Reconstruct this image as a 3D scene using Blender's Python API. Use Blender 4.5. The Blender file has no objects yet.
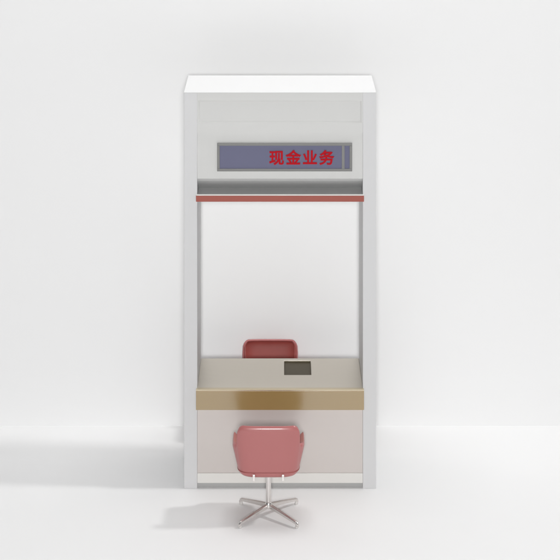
import bpy, bmesh, math
from mathutils import Vector, Matrix
sc = bpy.context.scene
COL = sc.collection
GLYPHS = [[[[432,791],[432,259],[504,259],[504,725],[807,725],[807,259],[881,259],[881,791]],[[43,100],[60,27],[401,129],[392,199],[261,160],[261,413],[366,413],[366,483],[261,483],[261,702],[386,702],[386,772],[55,772],[55,702],[189,702],[189,483],[70,483],[70,413],[189,413],[189,139]],[[617,640],[617,447],[600,284],[517,116],[332,-29],[349,-44],[367,-65],[379,-83],[516,12],[609,126],[660,243],[660,32],[669,-20],[700,-47],[756,-54],[848,-54],[912,-38],[943,23],[955,144],[935,150],[913,161],[894,174],[888,67],[874,15],[848,3],[766,3],[744,6],[733,17],[730,39],[730,276],[669,276],[680,333],[685,391],[687,445],[687,640]]],[[[198,218],[235,156],[269,90],[286,62],[356,84],[333,128],[298,182],[260,242]],[[733,243],[703,182],[665,114],[628,82],[685,62],[723,100],[765,151],[804,215]],[[499,849],[379,713],[213,600],[30,522],[50,501],[68,476],[82,453],[135,474],[190,499],[206,508],[206,470],[458,470],[458,334],[113,334],[113,265],[458,265],[458,18],[68,18],[68,-51],[934,-51],[934,18],[537,18],[537,265],[888,265],[888,334],[537,334],[537,470],[794,470],[794,514],[812,504],[867,478],[919,457],[934,479],[953,503],[972,522],[817,586],[663,678],[544,782],[569,818]],[[746,540],[266,540],[351,595],[431,660],[501,729],[573,662],[658,597]]],[[[854,607],[806,490],[746,365],[688,260],[750,228],[808,332],[869,455],[922,575]],[[82,589],[135,469],[185,341],[219,236],[294,264],[257,367],[205,492],[152,610]],[[585,827],[585,46],[417,46],[417,828],[340,828],[340,46],[60,46],[60,-28],[943,-28],[943,46],[661,46],[661,827]]],[[[446,381],[427,282],[126,282],[126,216],[404,216],[329,108],[212,31],[57,-14],[98,-78],[270,-18],[401,79],[484,216],[788,216],[770,107],[750,38],[728,4],[716,-3],[702,-5],[684,-6],[648,-6],[593,-3],[532,1],[543,-20],[552,-44],[556,-66],[706,-69],[738,-65],[764,-57],[787,-41],[818,7],[844,100],[866,248],[870,282],[505,282],[524,375]],[[745,673],[679,617],[598,568],[509,527],[436,564],[373,608],[324,659],[338,673]],[[382,841],[315,751],[216,659],[90,579],[107,563],[124,542],[137,523],[186,552],[233,584],[275,616],[318,572],[369,531],[424,497],[303,464],[173,439],[46,423],[58,403],[69,379],[76,357],[221,379],[370,413],[508,457],[630,417],[771,387],[919,369],[930,392],[945,417],[961,437],[832,448],[707,468],[597,495],[701,554],[792,627],[862,710],[817,741],[804,737],[397,737],[460,826]]]]

# ------------------------------------------------------------------ materials
def mat(name, col, rough=.5, metal=0.0, spec=.5, var=.03, scale=6.0, bump=0.0, bscale=200.0, coat=0.0, sheen=0.0, stretch=None):
    m = bpy.data.materials.new(name); m.use_nodes = True
    nt = m.node_tree; n = nt.nodes; L = nt.links
    b = n['Principled BSDF']
    b.inputs['Roughness'].default_value = rough
    b.inputs['Metallic'].default_value = metal
    b.inputs['Specular IOR Level'].default_value = spec
    b.inputs['Coat Weight'].default_value = coat
    b.inputs['Coat Roughness'].default_value = .12
    b.inputs['Sheen Weight'].default_value = sheen
    tc = n.new('ShaderNodeTexCoord'); mp = n.new('ShaderNodeMapping')
    L.new(tc.outputs['Object'], mp.inputs['Vector'])
    if stretch: mp.inputs['Scale'].default_value = stretch
    nz = n.new('ShaderNodeTexNoise'); nz.inputs['Scale'].default_value = scale; nz.inputs['Detail'].default_value = 5
    L.new(mp.outputs['Vector'], nz.inputs['Vector'])
    mx = n.new('ShaderNodeMix'); mx.data_type = 'RGBA'
    mx.inputs['A'].default_value = (*[c*(1-var) for c in col], 1)
    mx.inputs['B'].default_value = (*[min(1, c*(1+var)) for c in col], 1)
    L.new(nz.outputs['Fac'], mx.inputs['Factor'])
    L.new(mx.outputs['Result'], b.inputs['Base Color'])
    if bump:
        n2 = n.new('ShaderNodeTexNoise'); n2.inputs['Scale'].default_value = bscale; n2.inputs['Detail'].default_value = 3
        L.new(mp.outputs['Vector'], n2.inputs['Vector'])
        bp = n.new('ShaderNodeBump'); bp.inputs['Strength'].default_value = bump; bp.inputs['Distance'].default_value = .002
        L.new(n2.outputs['Fac'], bp.inputs['Height']); L.new(bp.outputs['Normal'], b.inputs['Normal'])
    return m

M = dict(
    floor=mat('studio_floor', (.835,.835,.835), .55, spec=.3, var=.006, scale=1.5),
    wall=mat('studio_wall', (.865,.865,.865), .8, spec=.2, var=.004, scale=1.0),
    frame=mat('satin_white_paint', (.63,.63,.635), .45, spec=.4, var=.008, scale=3),
    header=mat('warm_white_laminate', (.61,.61,.598), .4, spec=.4, var=.01, scale=2),
    roof=mat('lit_top_white', (.74,.74,.74), .4, var=.005),  # booth white made paler, light falling on the top put into the colour
    grey=mat('grey_soffit', (.58,.58,.58), .4, var=.01),
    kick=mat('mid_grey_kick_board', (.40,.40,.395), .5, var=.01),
    soffit=mat('pale_grey_soffit', (.60,.60,.595), .4, var=.01),
    red=mat('terracotta_trim', (.35,.10,.078), .5, spec=.25, var=.03),
    signframe=mat('sign_frame_metal', (.19,.19,.185), .4, metal=.2, var=.03),
    signpanel=mat('slate_blue_panel', (.132,.135,.215), .45, spec=.3, var=.03),
    letters=mat('red_lettering', (.43,.001,.009), .6, spec=.15, var=.03),
    gold=mat('polished_gold_laminate', (.32,.218,.082), .5, metal=0, spec=0, coat=1, var=.03, scale=12, stretch=(1,1,30)),
    gold_highlight=mat('gold_highlight', (.62,.53,.38), .35, metal=.7, var=.02),  # paler gold, the bevel highlight painted as a colour
    top=mat('brushed_champagne_metal', (.66,.61,.53), .33, metal=.8, var=.03, scale=10, stretch=(.6,14,14)),
    tray=mat('dark_bronze', (.105,.084,.046), .55, metal=.2, var=.22, scale=30, stretch=(1,20,1)),
    panel=mat('blush_grey_laminate', (.585,.54,.515), .35, metal=.25, spec=.5, var=.01),
    skirt=mat('cream_skirting', (.72,.705,.675), .45, var=.01),
    shell=mat('dusty_pink_shell', (.42,.14,.137), .36, spec=.5, var=.02, coat=.25),
    pad=mat('dark_rose_leather', (.33,.07,.06), .34, spec=.5, var=.08, scale=14, bump=.12, bscale=260, coat=.15),
    welt=mat('deep_rose_piping', (.34,.095,.09), .45, var=.03),
    chrome=mat('satin_chrome', (.74,.71,.69), .25, metal=.85, var=.02),
    foot=mat('pale_grey_glide', (.62,.60,.58), .5, var=.03),
)

gb = M['gold'].node_tree.nodes['Principled BSDF']
gb.inputs['Coat IOR'].default_value = 2.05; gb.inputs['Coat Roughness'].default_value = .22
# ------------------------------------------------------------------ helpers
def link(name, bm, m, parent=None, smooth=False, bevel=0, loc=None):
    me = bpy.data.meshes.new(name); bmesh.ops.recalc_face_normals(bm, faces=bm.faces); bm.to_mesh(me); bm.free()
    o = bpy.data.objects.new(name, me); COL.objects.link(o); me.materials.append(m)
    if smooth:
        for p in me.polygons: p.use_smooth = True
    if parent: o.parent = parent
    if loc: o.location = loc
    if bevel:
        b = o.modifiers.new('bevel', 'BEVEL'); b.width = bevel; b.segments = 3; b.limit_method = 'ANGLE'; b.angle_limit = math.radians(40)
        for p in me.polygons: p.use_smooth = True
        b.harden_normals = True
    return o
def add_box(bm, x0, x1, y0, y1, z0, z1):
    v = [bm.verts.new((x, y, z)) for z in (z0, z1) for y in (y0, y1) for x in (x0, x1)]
    for f in ((0,2,3,1),(4,5,7,6),(0,1,5,4),(2,6,7,3),(0,4,6,2),(1,3,7,5)): bm.faces.new([v[i] for i in f])
def box(name, m, parent, x0, x1, y0, y1, z0, z1, bevel=.003):
    bm = bmesh.new(); add_box(bm, x0, x1, y0, y1, z0, z1)
    return link(name, bm, m, parent, bevel=bevel)
def prism_x(bm, prof, x0, x1):          # profile in (y, z), swept along x
    a = [bm.verts.new((x0, y, z)) for y, z in prof]; b = [bm.verts.new((x1, y, z)) for y, z in prof]
    n = len(prof)
    for i in range(n): bm.faces.new((a[i], a[(i+1)%n], b[(i+1)%n], b[i]))
    bm.faces.new(a); bm.faces.new(b[::-1])
def panel_with_recess(bm, X0, X1, Z0, Z1, yf, yb, holes, depth, slope=.006):
    """slab facing -y with rectangular recesses (x0,x1,z0,z1) having sloped sides"""
    x0, x1, z0, z1 = holes
    O = [(X0,Z0),(X1,Z0),(X1,Z1),(X0,Z1)]; H = [(x0,z0),(x1,z0),(x1,z1),(x0,z1)]
    I = [(x0+slope,z0+slope),(x1-slope,z0+slope),(x1-slope,z1-slope),(x0+slope,z1-slope)]
    vo = [bm.verts.new((x,yf,z)) for x,z in O]; vh = [bm.verts.new((x,yf,z)) for x,z in H]
    vi = [bm.verts.new((x,yf+depth,z)) for x,z in I]; vb = [bm.verts.new((x,yb,z)) for x,z in O]
    for i in range(4):
        j = (i+1)%4
        bm.faces.new((vo[i],vo[j],vh[j],vh[i])); bm.faces.new((vh[i],vh[j],vi[j],vi[i])); bm.faces.new((vo[j],vo[i],vb[i],vb[j]))
    bm.faces.new(vi); bm.faces.new(vb)
def empty(name, loc, label, cat, group=None, rz=0):
    o = bpy.data.objects.new(name, None); COL.objects.link(o); o.location = loc; o.rotation_euler = (0,0,rz)
    o.empty_display_size = .2; o['label'] = label; o['category'] = cat
    if group: o['group'] = group
    return o

# ------------------------------------------------------------------ setting
WALL_Y = 1.40
bm = bmesh.new()
add_box(bm, -20, 20, -22, WALL_Y, -.1, 0)
link('floor', bm, M['floor'])['kind'] = 'structure'
bm = bmesh.new()
add_box(bm, -20, 20, WALL_Y, WALL_Y+.2, -.1, 12.0)
link('wall', bm, M['wall'])['kind'] = 'structure'

# ------------------------------------------------------------------ the booth
B = empty('service_booth', (0,0,0), 'tall white bank counter booth with gold edged counter and red lettered sign', 'booth')
XI, XO, T = .6985, .81, .746
ZT = 3.3465
for s in (-1, 1):
    a, b = sorted((s*XI, s*XO))
    box('side_panel', M['frame'], B, a, b, 0, T, 0, ZT-.007, .003)
box('roof', M['roof'], B, -XO-.001, XO+.001, -.002, T+.002, ZT-.007, ZT, .003)
# cornice board with its sunken field
bm = bmesh.new()
panel_with_recess(bm, -XI, XI, 3.000, ZT-.0075, .0015, .05, (-.690,.690,3.085,3.275), .008, .014)
link('cornice_panel', bm, M['header'], B)
# header box over the window, its underside sweeping back into a cove
prof = [(.010,2.998),(.010,2.613)]
for k in range(1, 9):
    t = k/8
    prof.append((.010+.275*t, 2.613-.143*(t**.8)))
prof += [(.300,2.470),(.300,2.998)]
bm = bmesh.new(); prism_x(bm, prof, -XI+.0005, XI-.0005)
hd = link('header_box', bm, M['header'], B)
hd.data.materials.append(M['soffit'])
for p in hd.data.polygons:
    if p.normal.z < -.2 and p.center.y > .011: p.material_index = 1
# back fascia closing the rear of the header
box('back_fascia', M['header'], B, -XI+.0005, XI-.0005, T-.03, T-.004, 2.42, ZT-.0075, .002)
# canopy shelf
cs = box('canopy_shelf', M['grey'], B, -XI+.0006, XI-.0006, -.004, T-.031, 2.430, 2.4695, .002)
box('edge_trim', M['red'], cs, -.708, .708, -.022, -.0045, 2.425, 2.4755, .003)
bm = bmesh.new(); add_box(bm, -.7065, .7065, -.020, .004, 2.476, 2.4845)
link('edge_highlight', bm, M['skirt'], cs, bevel=.002)  # cream strip painting in the highlight on the trim's upper edge
# sign
sx0, sx1, sz0, sz1 = -.5305, .6085, 2.678, 2.916
bm = bmesh.new()
fw = .022
yb, yf = .0095, -.010
add_box(bm, sx0, sx1, yf, yb, sz1-fw, sz1); add_box(bm, sx0, sx1, yf, yb, sz0, sz0+fw)
add_box(bm, sx0, sx0+fw, yf+.0003, yb, sz0+fw, sz1-fw); add_box(bm, sx1-fw, sx1, yf+.0003, yb, sz0+fw, sz1-fw)
sg = link('sign', bm, M['signframe'], B, bevel=.002)
box('sign_panel', M['signpanel'], sg, sx0+fw, sx1-fw, -.002, .0095, sz0+fw, sz1-fw, 0)
box('divider', M['signframe'], sg, .521, .545, -.0085, -.0022, sz0+fw, sz1-fw, .001)
CELL = .128
def glyph_bm(bm, gi, polys, ext):        # fill one group of outlines as a solid letter shape
    cu = bpy.data.curves.new('lettering', 'CURVE'); cu.dimensions = '2D'; cu.fill_mode = 'BOTH'
    cu.extrude = ext; cu.offset = .0033
    for poly in polys:
        sp = cu.splines.new('POLY'); sp.points.add(len(poly)-1); sp.use_cyclic_u = True
        for p, (x, y) in zip(sp.points, poly): p.co = (gi*.1405 + (x/1000-.5)*CELL, (y/1000-.385)*CELL, 0, 1)
    tmp = bpy.data.objects.new('lettering_curve', cu); COL.objects.link(tmp); bpy.context.view_layer.update()
    me = bpy.data.meshes.new_from_object(tmp.evaluated_get(bpy.context.evaluated_depsgraph_get()))
    bpy.data.objects.remove(tmp); bpy.data.curves.remove(cu)
    bm.from_mesh(me); bpy.data.meshes.remove(me)
bm = bmesh.new()
for gi, g in enumerate(GLYPHS):
    # closed strokes are filled one by one, an outline together with its own counter
    for k, grp in enumerate([[[0],[1],[2]], [[0],[1],[2,3]], [[0],[1],[2]], [[0],[1,2]]][gi]):
        glyph_bm(bm, gi, [g[q] for q in grp], .003+.0002*k)
lm = bpy.data.meshes.new('lettering'); bm.to_mesh(lm); bm.free()
lm.materials.clear(); lm.materials.append(M['letters'])
lt = bpy.data.objects.new('lettering', lm); COL.objects.link(lt); lt.parent = sg
lt.location = (-.0285, -.0052, 2.7945); lt.rotation_euler = (math.pi/2, 0, 0)
lt['label'] = 'bold red Chinese characters reading 现金业务'

# counter
CZ = .845
ct = None
bm = bmesh.new()      # worktop slab with a rectangular opening for the money tray
tx0, tx1, ty0, ty1 = .036, .270, .325, .68
def slab_with_hole(bm, X0, X1, Y0, Y1, Z0, Z1, h):
    x0, x1, y0, y1 = h
    O = [(X0,Y0),(X1,Y0),(X1,Y1),(X0,Y1)]; H = [(x0,y0),(x1,y0),(x1,y1),(x0,y1)]
    vs = {}
    for nm, pts in (('o',O),('h',H)):
        for zn, z in (('b',Z0),('t',Z1)): vs[nm+zn] = [bm.verts.new((x,y,z)) for x,y in pts]
    for i in range(4):
        j = (i+1)%4
        bm.faces.new((vs['ot'][i],vs['ot'][j],vs['ht'][j],vs['ht'][i])); bm.faces.new((vs['ob'][j],vs['ob'][i],vs['hb'][i],vs['hb'][j]))
        bm.faces.new((vs['ob'][i],vs['ob'][j],vs['ot'][j],vs['ot'][i])); bm.faces.new((vs['ht'][i],vs['ht'][j],vs['hb'][j],vs['hb'][i]))
slab_with_hole(bm, -XI+.0005, XI-.0005, -.0035, T-.002, CZ-.035, CZ, (tx0,tx1,ty0,ty1))
ct = link('countertop', bm, M['top'], B, bevel=.002)
bm = bmesh.new()
g = .001; w = .003; d = .012
add_box(bm, tx0+g, tx1-g, ty0+g, ty1-g, CZ-d-w, CZ-d)
add_box(bm, tx0+g, tx0+g+w, ty0+g, ty1-g, CZ-d, CZ-.001); add_box(bm, tx1-g-w, tx1-g, ty0+g, ty1-g, CZ-d, CZ-.001)
add_box(bm, tx0+g+w, tx1-g-w, ty0+g, ty0+g+w, CZ-d, CZ-.001); add_box(bm, tx0+g+w, tx1-g-w, ty1-g-w, ty1-g, CZ-d, CZ-.001)
link('money_tray', bm, M['tray'], ct)['label'] = 'dark bronze sunken money tray near the back of the counter'
ap = box('counter_apron', M['gold'], ct, -.7075, .7075, -.028, -.004, .673, CZ-.010, .002)
ap['label'] = 'mirror like brushed gold front edge of the counter'
bm = bmesh.new(); prism_x(bm, [(-.028,CZ-.0095),(-.028,CZ-.003),(-.022,CZ+.003),(.012,CZ+.003),(.016,CZ+.0005),(-.0036,CZ+.0005),(-.0036,CZ-.0095)], -.707, .707)
for v in bm.verts:
    if v.co.y > -.003: v.co.x = math.copysign(min(abs(v.co.x), XI-.001), v.co.x)
link('lit_edge_strip', bm, M['gold_highlight'], ct)  # strip in paler gold carries the highlight of the counter's front bevel
# cabinet under the counter
cb = box('front_panel', M['panel'], B, -XI+.0005, XI-.0005, .004, .030, .130, CZ-.0365, .002)
box('skirting', M['skirt'], B, -XI+.0005, XI-.0005, -.001, .030, .047, .1295, .003)
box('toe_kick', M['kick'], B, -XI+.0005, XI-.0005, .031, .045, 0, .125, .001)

# ------------------------------------------------------------------ chair
def sgnpow(a, p): return math.copysign(abs(a)**p, a)
def smooth(a, b, x):
    t = max(0, min(1, (x-a)/(b-a))); return t*t*(3-2*t)
def rim(phi, back, arm, front, xx=0):
    d = math.degrees(phi)
    R = .05; q = max(0, min(R, abs(xx)-(.262-R)))
    back -= (R-math.sqrt(R*R-q*q)) if d < 46 else R
    h = back + (arm-back)*smooth(44, 54, d)
    h += (arm-.012-arm)*smooth(54, 95, d)
    return h + (front-(arm-.012))*smooth(100, 128, d)
def tub(name, m, parent, inset, zb, back, arm, front, thick, NT=120, NR=30, drop=0.0):
    bm = bmesh.new()
    c0 = bm.verts.new((0, 0, zb))
    rings = []
    for j in range(1, NR+1):
        t = j/NR; ring = []
        for i in range(NT):
            th = 2*math.pi*i/NT                 # 0 = back
            phi = th if th <= math.pi else 2*math.pi-th
            inset_ = inset + (.016*smooth(44,60,math.degrees(phi)) if inset else 0)
            h = rim(phi, back, arm, front, sgnpow(math.sin(th), 2/4.6)*.30)
            if t < .4:  rho, z = .84*t/.4, zb
            elif t < .6:
                q = (t-.4)/.2*math.pi/2; rho, z = .84+.16*math.sin(q), zb+.05*(1-math.cos(q))
            else: rho, z = 1, zb+.05+(h-zb-.05)*(1-(1-(t-.6)/.4)**2)
            k = (z-.40)/.42
            a = .243+.082*k - inset_
            flare = .09*k
            bk = .205+.055*k - inset; fr = .235+.02*k - inset_
            roll = .020*max(0, 1-(h-z)/.032)**2*(1 if t > .6 else 0)
            a -= roll*.7; bk -= roll; fr -= roll*.5
            n = 2/4.6
            ux, uy = sgnpow(math.sin(th), n), -sgnpow(math.cos(th), n)
            x = ux*a*rho; y = (bk if uy < 0 else fr)*uy*rho
            # the back of the tub is narrower at the top, the arms swing out
            if phi < math.radians(62): x *= 1-.05*max(0, k)-.06*max(0,(z-.70)/.12)**1.5
            else: x *= 1+.045*max(0, k)*smooth(62,75,math.degrees(phi))
            ring.append(bm.verts.new((x, y, z)))
        rings.append(ring)
    for i in range(NT): bm.faces.new((c0, rings[0][(i+1)%NT], rings[0][i]))
    for r0, r1 in zip(rings, rings[1:]):
        for i in range(NT):
            j = (i+1)%NT; bm.faces.new((r0[i], r0[j], r1[j], r1[i]))
    bmesh.ops.recalc_face_normals(bm, faces=bm.faces)
    # make the normals face outward (down at the bottom)
    bm.faces.ensure_lookup_table()
    if bm.faces[0].normal.z > 0: bmesh.ops.reverse_faces(bm, faces=bm.faces)
    me = bpy.data.meshes.new(name); bm.to_mesh(me); bm.free()
    for p in me.polygons: p.use_smooth = True
    o = bpy.data.objects.new(name, me); COL.objects.link(o); o.parent = parent; me.materials.append(m)
    vg = o.vertex_groups.new(name='rim_thickness')
    for v in me.vertices:
        d = math.degrees(abs(math.atan2(v.co.x, -v.co.y)))
        vg.add([v.index], .48 + .52*smooth(44, 60, d), 'REPLACE')
    so = o.modifiers.new('thick', 'SOLIDIFY'); so.thickness = thick; so.offset = -1; so.vertex_group = 'rim_thickness'; so.use_even_offset = False
    bv = o.modifiers.new('bevel', 'BEVEL'); bv.width = min(.009, thick*.4); bv.segments = 3; bv.limit_method = 'ANGLE'; bv.angle_limit = math.radians(50)
    return o
def lathe(bm, prof, cx=0, cy=0, n=32):
    rings = [[bm.verts.new((cx+r*math.cos(2*math.pi*i/n), cy+r*math.sin(2*math.pi*i/n), z)) for i in range(n)] for r, z in prof]
    for a, b in zip(rings, rings[1:]):
        for i in range(n): bm.faces.new((a[i], a[(i+1)%n], b[(i+1)%n], b[i]))
    bm.faces.new(rings[0][::-1]); bm.faces.new(rings[-1])
def make_chair(loc, label):
    c = empty('swivel_chair', loc, label, 'chair', 'pink swivel chairs at the counter')
    sh = tub('shell', M['shell'], c, 0, .385, .822, .655, .452, .030)
    tub('cushion', M['pad'], c, .0185, .425, .812, .640, .475, .004)
    # welt seam round the foot of the tub
    bm = bmesh.new(); N = 120; rr = .0038; prev = None; rows = []
    for i in range(N):
        th = 2*math.pi*i/N; k = (.435-.40)/.42; n = 2/4.6
        ux, uy = sgnpow(math.sin(th), n), -sgnpow(math.cos(th), n)
        x = (.243+.082*k)*ux*(1.001); y = ((.205+.055*k) if uy < 0 else (.235+.02*k))*uy*1.001
        rows.append([bm.verts.new((x*(1+rr/.24*math.cos(a)), y*(1+rr/.24*math.cos(a)), .432+rr*math.sin(a))) for a in [math.pi/4*q for q in range(8)]])
    for i in range(N):
        A, Bq = rows[i], rows[(i+1) % N]
        for q in range(8): bm.faces.new((A[q], A[(q+1)%8], Bq[(q+1)%8], Bq[q]))
    link('piping', bm, M['welt'], sh, smooth=True)
    bm = bmesh.new(); lathe(bm, [(.021,.100),(.021,.33),(.032,.335),(.032,.352),(.07,.358),(.07,.3835)])
    link('column', bm, M['chrome'], c, smooth=False, bevel=.002)
    for p in c.children[-1].data.polygons: p.use_smooth = True
    bm = bmesh.new(); lathe(bm, [(.024,.066),(.030,.072),(.030,.104),(.022,.116)])
    link('hub', bm, M['chrome'], c, bevel=.002)
    for s in (-1, 1):
        bm = bmesh.new()
        x0, x1 = s*.117-.009, s*.117+.009
        prism_x(bm, [(-.222,.372),(.12,.372),(.12,.3835),(-.2105,.3835),(-.2135,.424),(-.222,.424)], x0, x1)
        link('bracket', bm, M['chrome'], c, bevel=.002)
    for k in range(4):
        a = math.radians(45+90*k)
        ux, uy = math.cos(a), math.sin(a)
        bm = bmesh.new()
        def sec(r, w, zt, zb):   # ridged section
            px, py = -uy, ux
            return [bm.verts.new((ux*r+px*o, uy*r+py*o, z)) for o, z in ((-w,zb),(w,zb),(w,zt-.007),(w*.35,zt),(-w*.35,zt),(-w,zt-.007))]
        S = [sec(.018,.0155,.104,.070), sec(.15,.0140,.083,.055), sec(.315,.0120,.054,.030), sec(.328,.0115,.047,.012), sec(.336,.011,.036,.012)]
        S[2][0].co.z = S[2][1].co.z = .031
        for p, q in zip(S, S[1:]):
            for i in range(6): bm.faces.new((p[i], p[(i+1)%6], q[(i+1)%6], q[i]))
        bm.faces.new(S[0][::-1]); bm.faces.new(S[-1])
        lg = link('leg', bm, M['chrome'], c, bevel=.0015)
        bm = bmesh.new(); lathe(bm, [(.013,0),(.015,.003),(.013,.012),(.009,.034)], ux*.322, uy*.322, 20)
        link('glide', bm, M['foot'], lg)
        for p in lg.children[-1].data.polygons if lg.children else []: p.use_smooth = True
    return c
front = make_chair((-.093, -.54, 0), 'dusty pink tub swivel chair with its back to us in front of the counter')
def copy_tree(o, parent=None):
    n = o.copy(); COL.objects.link(n)
    if parent: n.parent = parent
    for ch in list(o.children): copy_tree(ch, n)
    return n
rear = copy_tree(front)
rear.location = (-.090, 1.09, 0); rear.rotation_euler = (0, 0, math.pi)
rear['label'] = 'dusty pink chair behind the counter facing us, only its padded back showing'

# ------------------------------------------------------------------ light
w = bpy.data.worlds.new('World'); sc.world = w; w.use_nodes = True
bg = w.node_tree.nodes['Background']; bg.inputs['Color'].default_value = (1,1,1,1); bg.inputs['Strength'].default_value = .09
def area(name, loc, target, size, power, col=(1,1,1), sy=None):
    l = bpy.data.lights.new(name, 'AREA'); l.energy = power; l.color = col
    l.shape = 'RECTANGLE' if sy else 'DISK'; l.size = size
    if sy: l.size_y = sy
    o = bpy.data.objects.new(name, l); COL.objects.link(o); o.location = loc
    o.rotation_euler = (Vector(target)-Vector(loc)).to_track_quat('-Z', 'Y').to_euler()
    return o
area('key_lamp', (22.0, -1.1, 26.0), (0, .05, .3), 2.6, 3150, (1,.995,.985))
area('front_fill_lamp', (.05, -18.5, 6.9), (0, 1.0, 1.4), 1.6, 2080)
area('overhead_fill', (0, .1, 11.0), (0, .1, 0), 4.0, 375)  # unseen fill added to brighten the floor, booth top and wall

# ------------------------------------------------------------------ camera
cd = bpy.data.cameras.new('camera'); cam = bpy.data.objects.new('camera', cd); COL.objects.link(cam)
cam.location = (0, -15.54, 6.4); cam.rotation_euler = (math.pi/2, 0, 0)
cd.sensor_width = 36; cd.lens = 1842/560*36; cd.shift_y = -550/560
cd.clip_end = 200; sc.camera = cam
sc.render.engine = 'CYCLES'
sc.cycles.use_denoising = True
sc.cycles.max_bounces = 10; sc.cycles.diffuse_bounces = 6; sc.cycles.transparent_max_bounces = 12
sc.view_settings.view_transform = 'Standard'; sc.view_settings.look = 'None'
sc.view_settings.exposure = 0; sc.view_settings.gamma = 1
